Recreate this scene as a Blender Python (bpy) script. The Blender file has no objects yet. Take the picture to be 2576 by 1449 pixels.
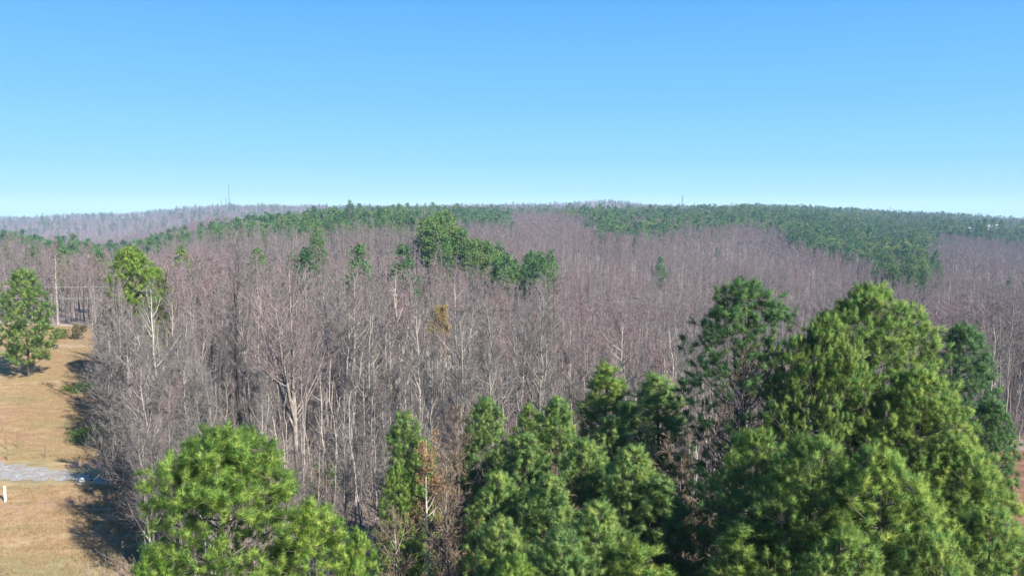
import bpy, math, random
import numpy as np
from mathutils import Vector
D, SC = bpy.data, bpy.context.scene
COL = SC.collection
R = math.radians

# ------------------------------------------------------------------ camera, sky, sun, exposure
F, CX, CY, EYE = 2022.0, 1288.0, 724.5, 515.0        # picture measured 2576 wide; EYE = row of the true horizon
CAMZ = 24.0
PITCH = math.atan((CY - EYE) / F)
cam_d = D.cameras.new('camera'); cam = D.objects.new('camera', cam_d); COL.objects.link(cam)
cam.location = (0, 0, CAMZ); cam.rotation_euler = (math.pi/2 - PITCH, 0, 0)
cam_d.sensor_width = 36; cam_d.lens = 36 * F / 2576; cam_d.clip_start = 0.5; cam_d.clip_end = 20000
SC.camera = cam
SUN_EL, SUN_AZ = R(36), R(136)                        # azimuth clockwise from +Y: right and a little behind the camera
w = D.worlds.new('World'); SC.world = w; w.use_nodes = True
nt = w.node_tree; bg = nt.nodes['Background']
sky = nt.nodes.new('ShaderNodeTexSky'); sky.sky_type = 'NISHITA'; sky.sun_disc = False
sky.sun_elevation = SUN_EL; sky.sun_rotation = SUN_AZ
sky.altitude = 0; sky.air_density = 1.0; sky.dust_density = 0.3; sky.ozone_density = 2.2
tc = nt.nodes.new('ShaderNodeTexCoord'); sx = nt.nodes.new('ShaderNodeSeparateXYZ'); nt.links.new(tc.outputs['Generated'], sx.inputs[0])
cr_ = nt.nodes.new('ShaderNodeValToRGB'); nt.links.new(sx.outputs[2], cr_.inputs[0])
SKY = [(0.0, (4.4, 7.1, 7.0)), (0.018, (2.6, 5.6, 6.7)), (0.05, (1.7, 4.5, 6.5)), (0.12, (1.2, 3.75, 6.5)), (0.26, (0.55, 2.7, 6.5)), (1.0, (0.25, 1.3, 4.4))]
while len(cr_.color_ramp.elements) < len(SKY): cr_.color_ramp.elements.new(0.5)
for e_, (p_, c_) in zip(cr_.color_ramp.elements, SKY): e_.position = p_; e_.color = c_ + (1,)
mx_ = nt.nodes.new('ShaderNodeMix'); mx_.data_type = 'RGBA'; mx_.inputs[0].default_value = 0.9
nt.links.new(sky.outputs[0], mx_.inputs[6]); nt.links.new(cr_.outputs[0], mx_.inputs[7]); nt.links.new(mx_.outputs[2], bg.inputs[0])
bg.inputs[1].default_value = 0.067
sd = D.lights.new('sun', 'SUN'); sun = D.objects.new('sun', sd); COL.objects.link(sun)
sd.energy = 4.8; sd.angle = R(0.5); sd.color = (1.0, 0.955, 0.88)
sv = Vector((math.sin(SUN_AZ)*math.cos(SUN_EL), math.cos(SUN_AZ)*math.cos(SUN_EL), math.sin(SUN_EL)))
sun.rotation_euler = sv.to_track_quat('Z', 'Y').to_euler(); sun.location = sv * 200
SC.view_settings.view_transform = 'Standard'; SC.view_settings.look = 'None'
SC.view_settings.exposure = 1.25; SC.view_settings.gamma = 1
SC.cycles.max_bounces = 5; SC.cycles.diffuse_bounces = 3; SC.cycles.transmission_bounces = 3; SC.cycles.volume_bounces = 0
SC.cycles.use_denoising = True

# ------------------------------------------------------------------ helpers
def tag(o, label=None, cat=None, group=None, kind=None):
    if label: o['label'] = label
    if cat: o['category'] = cat
    if group: o['group'] = group
    if kind: o['kind'] = kind
    return o

def link(o, parent=None):
    COL.objects.link(o)
    if parent: o.parent = parent
    return o

def empty(name, loc, rz=0, s=(1, 1, 1)):
    o = D.objects.new(name, None); o.location = loc; o.rotation_euler = (0, 0, rz); o.scale = s
    o.empty_display_size = 0.3
    return link(o)

class Geo:
    """collects vertices and faces (3 or 4 corners) as numpy blocks, one material index per block"""
    def __init__(s): s.v, s.f, s.n = [], [], 0
    def add(s, V, Fc, mat=0, smooth=False):
        V = np.asarray(V, float).reshape(-1, 3); Fc = np.asarray(Fc, int)
        s.v.append(V); s.f.append((Fc + s.n, mat, smooth)); s.n += len(V)
    def mesh(s, name, mats):
        me = D.meshes.new(name)
        V = np.concatenate(s.v)
        me.vertices.add(len(V)); me.vertices.foreach_set('co', V.astype(np.float32).ravel())
        idx = np.concatenate([f.ravel() for f, _, _ in s.f]); tot = np.concatenate([np.full(len(f), f.shape[1]) for f, _, _ in s.f])
        me.loops.add(len(idx)); me.loops.foreach_set('vertex_index', idx.astype(np.int32))
        me.polygons.add(len(tot)); me.polygons.foreach_set('loop_start', np.concatenate([[0], np.cumsum(tot)[:-1]]).astype(np.int32))
        me.polygons.foreach_set('loop_total', tot.astype(np.int32))
        me.polygons.foreach_set('material_index', np.concatenate([np.full(len(f), m) for f, m, _ in s.f]).astype(np.int32))
        me.polygons.foreach_set('use_smooth', np.concatenate([np.full(len(f), b) for f, _, b in s.f]).astype(bool))
        for m in mats: me.materials.append(m)
        me.update(calc_edges=True); me.validate()
        if getattr(s, 'nrm', None) is not None and len(s.nrm) == len(me.vertices): s.normals(me, s.nrm)
        return me
    def normals(s, me, Nn):
        me.polygons.foreach_set('use_smooth', np.ones(len(me.polygons), bool)); me.normals_split_custom_set_from_vertices(Nn.astype(np.float32).tolist())
    def obj(s, name, mats, parent=None): return link(D.objects.new(name, s.mesh(name, mats)), parent)

def unit(v): return v / np.maximum(np.linalg.norm(v, axis=-1, keepdims=True), 1e-9)

def tubes(g, P, r, sides=5, mat=0):
    """P (N,K,3) polylines, r (N,K) radii"""
    N, K, _ = P.shape
    T = np.empty_like(P); T[:, 1:-1] = P[:, 2:] - P[:, :-2]; T[:, 0] = P[:, 1] - P[:, 0]; T[:, -1] = P[:, -1] - P[:, -2]
    T = unit(T)
    ref = np.where(np.abs(T[:, :1, 2:3]) > 0.9, np.array([1., 0, 0]), np.array([0, 0, 1.]))
    A = unit(np.cross(T, np.broadcast_to(ref, T.shape))); B = np.cross(T, A)
    a = np.arange(sides) * 2 * np.pi / sides
    ring = P[:, :, None] + r[:, :, None, None] * (A[:, :, None] * np.cos(a)[:, None] + B[:, :, None] * np.sin(a)[:, None])
    i = np.arange(N * K * sides).reshape(N, K, sides); j = np.roll(i, -1, 2)
    g.add(ring, np.stack([i[:, :-1], j[:, :-1], j[:, 1:], i[:, 1:]], -1).reshape(-1, 4), mat, True)

def ribbons(g, P, wd, rng, mat=0):
    """P (N,K,3) polylines as thin strips that taper to a point"""
    N, K, _ = P.shape
    T = unit(P[:, -1] - P[:, 0]); S = unit(np.cross(T, rng.normal(size=(N, 3))))
    tp = np.linspace(1, 0.15, K)[None, :, None] * np.asarray(wd).reshape(-1, 1, 1) * 0.5
    L, Rr = P - S[:, None] * tp, P + S[:, None] * tp
    V = np.stack([L, Rr], 2); i = np.arange(N * K * 2).reshape(N, K, 2)
    g.add(V, np.stack([i[:, :-1, 0], i[:, :-1, 1], i[:, 1:, 1], i[:, 1:, 0]], -1).reshape(-1, 4), mat)

def grow(P, n, t0, t1, L, ang, up, rng, K=4, wob=0.12, fall=0.45):
    """children polylines sprouting from parent polylines P (N,Kp,3); L (N,) length at t0"""
    N, Kp, _ = P.shape
    t = (np.arange(n)[None] + rng.random((N, n))) / n * (t1 - t0) + t0
    x = t * (Kp - 1); k = np.minimum(x.astype(int), Kp - 2); fr = (x - k)[..., None]
    rows = np.arange(N)[:, None]
    a, b = P[rows, k], P[rows, k + 1]
    base = a + (b - a) * fr; T = unit(b - a)
    per = unit(np.cross(T, rng.normal(size=T.shape)))
    an = (ang * (0.75 + 0.5 * rng.random((N, n))))[..., None]
    d = unit(T * np.cos(an) + per * np.sin(an)).reshape(-1, 3)
    ln = (np.asarray(L).reshape(-1, 1) * (1 - fall * (t - t0) / max(t1 - t0, 1e-6)) * (0.6 + 0.7 * rng.random((N, n)))).reshape(-1)
    pts = [base.reshape(-1, 3)]
    for q in range(K - 1):
        pts.append(pts[-1] + d * (ln / (K - 1))[:, None])
        d = unit(d + np.array([0, 0, up]) + rng.normal(size=d.shape) * wob)
    return np.stack(pts, 1), ln, t.reshape(-1)

# ------------------------------------------------------------------ materials
def mat(name, build, trans=0.0, rough=0.9):
    m = D.materials.new(name); m.use_nodes = True; n = m.node_tree
    p = n.nodes['Principled BSDF']; p.inputs['Roughness'].default_value = rough
    p.inputs['Specular IOR Level'].default_value = 0.15
    c = build(n)
    if isinstance(c, tuple): p.inputs['Base Color'].default_value = c + (1,)
    else: n.links.new(c, p.inputs['Base Color'])
    if trans:
        t = n.nodes.new('ShaderNodeBsdfTranslucent'); mx = n.nodes.new('ShaderNodeMixShader'); mx.inputs[0].default_value = trans
        if isinstance(c, tuple): t.inputs[0].default_value = c + (1,)
        else: n.links.new(c, t.inputs[0])
        n.links.new(p.outputs[0], mx.inputs[1]); n.links.new(t.outputs[0], mx.inputs[2])
        n.links.new(mx.outputs[0], n.nodes['Material Output'].inputs[0])
    return m

def ramp(n, fac, stops, interp='LINEAR'):
    r = n.nodes.new('ShaderNodeValToRGB'); r.color_ramp.interpolation = interp
    e = r.color_ramp.elements
    while len(e) < len(stops): e.new(0.5)
    for q, (p, c) in zip(e, stops): q.position = p; q.color = tuple(c) + (1,)
    n.links.new(fac, r.inputs[0]); return r.outputs[0]

def noise(n, scale, detail=3, vec=None, rough=0.55):
    t = n.nodes.new('ShaderNodeTexNoise'); t.inputs['Scale'].default_value = scale; t.inputs['Detail'].default_value = detail
    t.inputs['Roughness'].default_value = rough
    if vec is None:
        vec = n.nodes.new('ShaderNodeNewGeometry').outputs['Position']
    n.links.new(vec, t.inputs['Vector']); return t.outputs[0]

def mixc(n, fac, a, b, mode='MIX'):
    m = n.nodes.new('ShaderNodeMix'); m.data_type = 'RGBA'; m.blend_type = mode
    for k, v in ((0, fac), (6, a), (7, b)):
        if hasattr(v, 'links'): n.links.new(v, m.inputs[k])
        elif isinstance(v, tuple): m.inputs[k].default_value = v + (1,)
        else: m.inputs[k].default_value = v
    return m.outputs[2]

def math_(n, op, a, b=0.0):
    m = n.nodes.new('ShaderNodeMath'); m.operation = op
    for k, v in ((0, a), (1, b)):
        if hasattr(v, 'links'): n.links.new(v, m.inputs[k])
        else: m.inputs[k].default_value = v
    return m.outputs[0]

def per_tree(n, stops, scale=0.03, mixf=0.5):
    """a colour per tree: half by where it stands, half by chance"""
    oi = n.nodes.new('ShaderNodeObjectInfo')
    loc = noise(n, scale, 2, oi.outputs['Location'])
    loc = math_(n, 'MULTIPLY_ADD', loc, 2.6); n.nodes[-1].inputs[2].default_value = -0.8
    v = math_(n, 'ADD', math_(n, 'MULTIPLY', loc, 1 - mixf), math_(n, 'MULTIPLY', oi.outputs['Random'], mixf))
    return ramp(n, v, stops)

TWIG = [(0.05, (0.160, 0.160, 0.128)), (0.25, (0.182, 0.168, 0.150)), (0.45, (0.205, 0.172, 0.160)), (0.60, (0.240, 0.174, 0.170)), (0.74, (0.285, 0.172, 0.172)), (0.84, (0.215, 0.180, 0.168)), (0.95, (0.250, 0.205, 0.130))]
GREYT = [(0.0, (0.136, 0.126, 0.107)), (0.5, (0.166, 0.150, 0.136)), (1.0, (0.203, 0.185, 0.160))]
M = {}
M['twig'] = mat('fine_twigs', lambda n: mixc(n, math_(n, 'MULTIPLY', noise(n, 0.9, 2), 0.4), per_tree(n, TWIG, 0.02, 0.35), (0.189, 0.154, 0.140)), trans=0.12)
M['grey_twig'] = mat('grey_twigs', lambda n: per_tree(n, GREYT), trans=0.12)
M['bark'] = mat('pale_grey_bark', lambda n: mixc(n, math_(n, 'MULTIPLY', noise(n, 3.5, 4), 0.55), per_tree(n, [(0, (0.50, 0.45, 0.39)), (0.5, (0.32, 0.285, 0.25)), (1, (0.09, 0.075, 0.065))], 0.1, 0.8), (0.19, 0.165, 0.145)))
M['dark_bark'] = mat('dark_bark', lambda n: ramp(n, noise(n, 4, 4), [(0.3, (0.055, 0.045, 0.04)), (0.7, (0.16, 0.13, 0.11))]))
M['mid_bark'] = mat('weathered_grey_bark', lambda n: ramp(n, noise(n, 2.5, 4), [(0.3, (0.136, 0.112, 0.096)), (0.7, (0.336, 0.296, 0.256))]))
M['white_bark'] = mat('bleached_bark', lambda n: ramp(n, noise(n, 2.5, 4), [(0.3, (0.320, 0.280, 0.232)), (0.65, (0.528, 0.480, 0.416))]))
M['far_bark'] = mat('dull_grey_bark', lambda n: per_tree(n, [(0, (0.24, 0.21, 0.19)), (0.5, (0.17, 0.145, 0.13)), (1, (0.10, 0.085, 0.08))], 0.1, 0.8))
def needle(name, a, b, c, tr=0.5, sc=1.7):
    def f(n):
        v = noise(n, sc, 4, rough=0.7)
        base = ramp(n, v, [(0.36, a), (0.5, b), (0.64, c)])
        oi = n.nodes.new('ShaderNodeObjectInfo')
        return mixc(n, math_(n, 'MULTIPLY', oi.outputs['Random'], 0.35), base, (a[0]*0.9+0.02, a[1]*0.95, a[2]*1.2))
    return mat(name, f, trans=tr, rough=0.55)
M['needle'] = needle('pine_needles', (0.15, 0.31, 0.09), (0.33, 0.48, 0.11), (0.56, 0.64, 0.15))
M['needle_dark'] = needle('dark_pine_needles', (0.09, 0.21, 0.10), (0.15, 0.30, 0.10), (0.30, 0.44, 0.12))
M['needle_light'] = needle('light_pine_needles', (0.18, 0.34, 0.12), (0.36, 0.53, 0.15), (0.60, 0.70, 0.20))
M['needle_bright'] = needle('bright_pine_needles', (0.20, 0.38, 0.09), (0.42, 0.60, 0.12), (0.62, 0.73, 0.18))
M['needle_far'] = mat('distant_pine_needles', lambda n: mixc(n, math_(n, 'MULTIPLY', noise(n, 0.35, 2), 0.6), per_tree(n, [(0.1, (0.05, 0.125, 0.055)), (0.45, (0.095, 0.19, 0.055)), (0.7, (0.16, 0.235, 0.06)), (0.9, (0.23, 0.25, 0.08))], 0.014, 0.4), (0.06, 0.13, 0.045)), trans=0.25)
M['olive'] = mat('olive_needles', lambda n: ramp(n, noise(n, 1.0, 3), [(0.35, (0.09, 0.12, 0.04)), (0.65, (0.20, 0.20, 0.06))]), trans=0.25)
M['orange_leaf'] = mat('dry_orange_leaves', lambda n: ramp(n, noise(n, 2.0, 2), [(0.35, (0.336, 0.176, 0.072)), (0.65, (0.464, 0.288, 0.144))]), trans=0.35)
M['gold_leaf'] = mat('dry_golden_leaves', lambda n: ramp(n, noise(n, 2.0, 2), [(0.35, (0.288, 0.200, 0.056)), (0.65, (0.440, 0.336, 0.120))]), trans=0.35)
M['brown_twig'] = mat('brown_twigs', lambda n: ramp(n, noise(n, 1.2, 3), [(0.3, (0.119, 0.085, 0.064)), (0.7, (0.230, 0.170, 0.111))]))
M['mauve_brush'] = mat('brush_stems', lambda n: per_tree(n, [(0, (0.216, 0.188, 0.168)), (0.5, (0.240, 0.204, 0.180)), (0.8, (0.192, 0.136, 0.136)), (1, (0.240, 0.200, 0.120))], 0.06))
M['green_brush'] = mat('green_bramble_leaves', lambda n: ramp(n, noise(n, 1.5, 3), [(0.3, (0.05, 0.13, 0.02)), (0.7, (0.17, 0.26, 0.05))]), trans=0.3)
M['cedar'] = mat('dark_cedar_leaves', lambda n: ramp(n, noise(n, 2.0, 3), [(0.3, (0.018, 0.06, 0.03)), (0.7, (0.05, 0.115, 0.05))]), trans=0.15)
M['shrub_dark'] = mat('brown_shrub_leaves', lambda n: ramp(n, noise(n, 2.0, 3), [(0.3, (0.09, 0.075, 0.04)), (0.7, (0.20, 0.17, 0.09))]), trans=0.15)
M['white_paint'] = mat('white_paint', lambda n: ramp(n, noise(n, 6, 2), [(0.3, (0.66, 0.64, 0.58)), (0.6, (0.8, 0.79, 0.75))]))
M['steel'] = mat('galvanised_steel', lambda n: ramp(n, noise(n, 1.0, 2), [(0.3, (0.08, 0.09, 0.11)), (0.7, (0.14, 0.15, 0.17))]), rough=0.5)
M['wire'] = mat('weathered_wire', lambda n: ramp(n, noise(n, 1.0, 2), [(0.3, (0.336, 0.320, 0.312)), (0.7, (0.480, 0.464, 0.440))]), rough=0.6)
M['roofing'] = mat('pale_metal_roof', lambda n: ramp(n, noise(n, 0.6, 2), [(0.3, (0.24, 0.24, 0.25)), (0.7, (0.34, 0.34, 0.35))]), rough=0.6)
M['siding'] = mat('grey_siding', lambda n: ramp(n, noise(n, 0.8, 2), [(0.3, (0.208, 0.200, 0.216)), (0.7, (0.272, 0.264, 0.280))]))
M['dark_glass'] = mat('window_glass', lambda n: (0.05, 0.06, 0.08), rough=0.15)
M['straw'] = mat('straw_grass', lambda n: mixc(n, noise(n, 0.12, 2), per_tree(n, [(0, (0.276, 0.190, 0.103)), (0.6, (0.391, 0.276, 0.149)), (1, (0.172, 0.218, 0.069))], 0.25), (0.322, 0.230, 0.127)), trans=0.2)

def ground_col(n):
    a = noise(n, 0.35, 6, rough=0.7); b = noise(n, 2.6, 4, rough=0.7)
    c = ramp(n, a, [(0.32, (0.13, 0.10, 0.075)), (0.5, (0.23, 0.18, 0.135)), (0.68, (0.30, 0.245, 0.19))])
    return mixc(n, math_(n, 'MULTIPLY', b, 0.5), c, (0.20, 0.15, 0.12))
M['litter'] = mat('leaf_litter', ground_col)
def grass_col(n):
    pos = n.nodes.new('ShaderNodeNewGeometry').outputs['Position']
    mp = n.nodes.new('ShaderNodeMapping'); mp.inputs['Rotation'].default_value = (0, 0, R(28)); mp.inputs['Scale'].default_value = (0.35, 1.0, 1)
    n.links.new(pos, mp.inputs[0])
    a = noise(n, 0.19, 4, mp.outputs[0]); b = noise(n, 0.8, 5, mp.outputs[0], 0.7); c = noise(n, 6, 3)
    base = ramp(n, a, [(0.36, (0.26, 0.12, 0.065)), (0.44, (0.46, 0.26, 0.13)), (0.50, (0.44, 0.29, 0.11)), (0.56, (0.28, 0.25, 0.07)), (0.63, (0.11, 0.17, 0.04))])
    d = ramp(n, b, [(0.40, (0.15, 0.10, 0.075)), (0.60, (0.38, 0.28, 0.19))])
    e = mixc(n, 0.5, base, d)
    return mixc(n, math_(n, 'MULTIPLY', c, 0.35), e, (0.30, 0.21, 0.12))
M['grass'] = mat('dormant_grass', grass_col)
M['gravel'] = mat('pale_gravel', lambda n: mixc(n, ramp(n, noise(n, 0.7, 6, rough=0.8), [(0.40, (0, 0, 0)), (0.60, (1, 1, 1))]), ramp(n, noise(n, 3.2, 5, rough=0.8), [(0.38, (0.15, 0.145, 0.14)), (0.5, (0.30, 0.295, 0.285)), (0.62, (0.46, 0.455, 0.44))]), (0.26, 0.215, 0.17)))
M['dirt'] = mat('pinkish_dirt', lambda n: ramp(n, noise(n, 0.8, 5, rough=0.7), [(0.35, (0.400, 0.296, 0.240)), (0.65, (0.544, 0.440, 0.376))]))
M['clay'] = mat('red_clay', lambda n: ramp(n, noise(n, 0.5, 5, rough=0.7), [(0.35, (0.13, 0.06, 0.035)), (0.5, (0.20, 0.10, 0.06)), (0.65, (0.27, 0.15, 0.09))]))
M['field'] = mat('pale_field_grass', lambda n: ramp(n, noise(n, 0.5, 5, rough=0.7), [(0.35, (0.288, 0.288, 0.192)), (0.65, (0.416, 0.392, 0.288))]))

# ------------------------------------------------------------------ terrain
TX = np.array([-3200, -600, 0, 250, 600, 1000, 1300, 1900, 2350, 2576, 3200, 5800.])
TY = np.array([20, 60, 90, 120, 170, 250, 400, 600, 1000, 1300, 2200, 2700, 3200.])
TZ = np.array([
 [0]*12, [0]*12,
 [0, 0, 0, 0, 0, 0, -1, -1, -1, -1, -1, -1],
 [0, 0, 0, 0, -1, -2, -4, -5, -5, -5, -5, -4],
 [0, -1, -1, -2, -3, -5, -9, -12, -13, -12, -11, -9],
 [-6, -6, -5, -9, -5, -3, -10, -17, -20, -20, -20, -16],
 [-12, -12, -10, -16, -5, -2, -8, -16, -23, -26, -26, -20],
 [-20, -20, -18, -22, -5, 1, -6, -10, -22, -28, -28, -20],
 [-40, -40, -40, -36, -10, 2, 0, 0, -12, -21, -24, -18],
 [-44, -44, -42, -36, -14, 1, 0, 4, -10, -21, -24, -18],
 [-34, -32, -30, -20, 6, 3, 7, 2, -18, -34, -38, -30],
 [-36, -34, -32, -24, 0, 0, 4, 0, -20, -36, -40, -34],
 [-50]*12], float)
TU = (TX - CX) / F
def cub(p0, p1, p2, p3, t):
    return p1 + 0.5*t*(p2-p0 + t*(2*p0-5*p1+4*p2-p3 + t*(3*(p1-p2)+p3-p0)))
def terrain(x, y):
    x, y = np.asarray(x, float), np.asarray(y, float)
    yy = np.clip(y, TY[0], TY[-1] - 1); u = np.clip(x / np.maximum(yy, 60), TU[0], TU[-1] - 1e-4)
    j = np.clip(np.searchsorted(TY, yy, 'right') - 1, 0, len(TY) - 2); tj = (np.log(yy) - np.log(TY[j])) / (np.log(TY[j+1]) - np.log(TY[j]))
    i = np.clip(np.searchsorted(TU, u, 'right') - 1, 0, len(TU) - 2); ti = (u - TU[i]) / (TU[i+1] - TU[i]); ti = ti*ti*(3 - 2*ti)
    def row(jj):
        jj = np.clip(jj, 0, len(TY) - 1); return TZ[jj, i] * (1 - ti) + TZ[jj, i+1] * ti
    z = cub(row(j-1), row(j), row(j+1), row(j+2), tj)
    r = np.clip((y - 150) / 300, 0, 1)
    z += r * (1.6*np.sin(x*0.021 + 1.3) * np.sin(y*0.017) + 1.0*np.sin(x*0.05 + y*0.013)) * np.where(y < 1500, 1, 1.6)
    z += 15*np.exp(-((u - (1525 - CX)/F)*F/95)**2)*np.exp(-((yy - 2200)/260)**2)
    return z
def pos(px, py, Y):
    """the point on the ray of picture point (px, py) at ground distance Y"""
    dy = CY - py; k = F*math.cos(PITCH) + dy*math.sin(PITCH)
    return (px - CX)/k*Y, Y, CAMZ + (-F*math.sin(PITCH) + dy*math.cos(PITCH))/k*Y
def on_ground(px, py):
    """the point of the near flat ground that shows at (px, py)"""
    x, y, z = pos(px, py, 1.0); Y = CAMZ / (CAMZ - z); return x*Y, Y
def to_px(x, y, z):
    c, s = math.cos(PITCH), math.sin(PITCH); dz = z - CAMZ
    dep = y*c - dz*s; up = y*s + dz*c
    return CX + F*x/dep, CY - F*up/dep

def sheet(name, xs_fn, Ys, n, lift, m, label, cat=None):
    g = Geo(); V = []
    for Y in Ys:
        x0, x1 = xs_fn(Y); xs = np.linspace(x0, x1, n); V.append(np.stack([xs, np.full(n, Y), terrain(xs, np.full(n, Y)) + lift], 1))
    V = np.array(V); i = np.arange(len(Ys)*n).reshape(len(Ys), n)
    g.add(V, np.stack([i[:-1, :-1], i[:-1, 1:], i[1:, 1:], i[1:, :-1]], -1).reshape(-1, 4), 0, True)
    return tag(g.obj(name, [m]), label, kind='structure')

rows = np.concatenate([np.linspace(-80, 60, 36), np.geomspace(61, 3100, 300)])
sheet('ground', lambda Y: (TU[0]*max(Y, 60), TU[-1]*max(Y, 60)), rows, 300, 0.0, M['litter'], 'brown leaf litter ground under the woods')

# edge of the clearing against the wood: points read off the picture
EDGE = [on_ground(a, b) for a, b in ((352, 1449), (335, 1340), (330, 1240), (300, 1190), (262, 1120), (250, 1060), (240, 980), (235, 930), (222, 880), (215, 840), (213, 812), (212, 797))]
EX = np.array([p[0] for p in EDGE]); EY = np.array([p[1] for p in EDGE])
def edge_x(Y): return np.interp(Y, EY, EX)
YEND = EY[-1]
def clear_left(Y): return float(edge_x(Y)) - 16 - 0.12*max(0, Y)
sheet('mown_grass', lambda Y: (clear_left(Y), float(edge_x(Y)) + 0.5*math.sin(Y*0.7) + 0.3*math.sin(Y*1.9)), np.concatenate([np.linspace(20, 60, 40), np.linspace(60.5, YEND, 160)]), 40, 0.03, M['grass'], 'tan and yellow green winter grass along the wood')
# gravel drive crossing the clearing, dirt track at its end
GP = [(-260, 1176, 26), (-60, 1180, 25), (0, 1187, 22), (80, 1192, 18), (160, 1197, 12), (230, 1205, 6), (285, 1214, 3), (340, 1224, 2)]
def strip(name, pts, lift, m, label, wob=0.25, seed=0):
    rng = np.random.default_rng(seed); V = []
    P = np.array(pts, float); t = np.linspace(0, len(P)-1, 60)
    for q in t:
        a = [np.interp(q, np.arange(len(P)), P[:, k]) for k in range(3)]
        hi, lo = on_ground(a[0], a[1]-a[2]), on_ground(a[0], a[1]+a[2])
        for s in np.linspace(0, 1, 6):
            x, y = lo[0]+(hi[0]-lo[0])*s, lo[1]+(hi[1]-lo[1])*s
            if s in (0, 1): y += wob*(math.sin(q*9 + s*2 + seed) + 0.6*math.sin(q*23 + s + seed))
            V.append((x, y, float(terrain(x, y)) + lift))
    i = np.arange(360).reshape(60, 6); g = Geo()
    g.add(V, np.stack([i[:-1, :-1], i[1:, :-1], i[1:, 1:], i[:-1, 1:]], -1).reshape(-1, 4), 0, True)
    return tag(g.obj(name, [m]), label, kind='structure')
strip('gravel_drive', GP, 0.06, M['gravel'], 'pale grey gravel drive crossing the grass', 0.30, 1)
strip('dirt_track', [(-200, 801, 5), (0, 801, 5), (120, 801, 5), (212, 800, 4)], 0.05, M['dirt'], 'pinkish dirt track at the far end of the grass', 0.1, 2)
strip('worn_path', [(120, 868, 5), (160, 866, 6), (205, 864, 5), (235, 866, 3)], 0.05, M['dirt'], 'worn bare strip across the grass', 0.25, 3)
sheet('clay_clearing', lambda Y: (on_ground(2535, 1449)[0] if Y < 45 else 0.612*Y + 0.6*math.sin(Y*0.9), 1.15*Y), np.linspace(34, 78, 50), 20, 0.03, M['clay'], 'bare red clay ground beside the pines')
sheet('pale_field', lambda Y: (-0.115*Y - 4*abs(math.sin(Y*0.3)), -0.012*Y + 3*math.sin(Y*0.2)), np.linspace(112, 160, 40), 20, 0.03, M['field'], 'pale grassy gap seen through the bare trunks')

# ------------------------------------------------------------------ tree builders
def bare_tree(seed, h=18, r0=0.15, t0=0.38, spread=3.2, ang=0.75, limbs=22, sub=7, tw=9, fork=0, lean=(0, 0), wtw=0.027, limb_r=0.42, crook=0.02, tlen=1.0):
    rng = np.random.default_rng(seed)
    K = 12; t = np.linspace(0, 1, K)
    wx = np.cumsum(rng.normal(size=K))*crook*h/4; wy = np.cumsum(rng.normal(size=K))*crook*h/4
    tr = np.stack([wx - wx[0] + lean[0]*t*h, wy - wy[0] + lean[1]*t*h, t*h*0.96], 1)[None]
    g = Geo(); rr = (r0*(1 - t)**0.75 + 0.018)[None]; rr[0, 0] *= 1.35
    tubes(g, tr, rr, 7)
    stems = [tr]
    if fork:
        fk, fl, _ = grow(tr, fork, t0*0.75, t0*1.5, np.array([h*0.5]), 0.42, 0.16, rng, K=12, wob=0.05)
        tubes(g, fk, (r0*0.62*(1 - t)**0.8 + 0.015)[None].repeat(len(fk), 0), 6); stems.append(fk)
    cr = Geo()
    for q, S in enumerate(stems):
        n = limbs if q == 0 else max(6, limbs//2)
        lb, ll, tt = grow(S, n, t0 if q == 0 else 0.3, 0.97, np.full(len(S), spread*1.15 if q == 0 else spread*0.8), ang, 0.16, rng, K=6, wob=0.10, fall=0.62)
        lr = (0.016*ll + 0.006)[:, None]*np.linspace(1, 0.25, 6)[None]*limb_r/0.42
        tubes(g, lb, lr, 4)
        sb, sl, _ = grow(lb, sub, 0.18, 1.0, ll*0.55, 0.7, 0.14, rng, K=4, wob=0.14)
        ribbons(cr, sb, 0.030*wtw/0.022, rng)
        tg, tl, _ = grow(sb, tw, 0.1, 1.0, sl*0.55*tlen + 0.18, 0.62, 0.16, rng, K=3, wob=0.2)
        ribbons(cr, tg, wtw, rng)
    top, _, _ = grow(tr, 30, 0.8, 1.0, np.array([spread*0.4]), 0.5, 0.2, rng, K=3); ribbons(cr, top, wtw*1.2, rng)
    return g, cr

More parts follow.
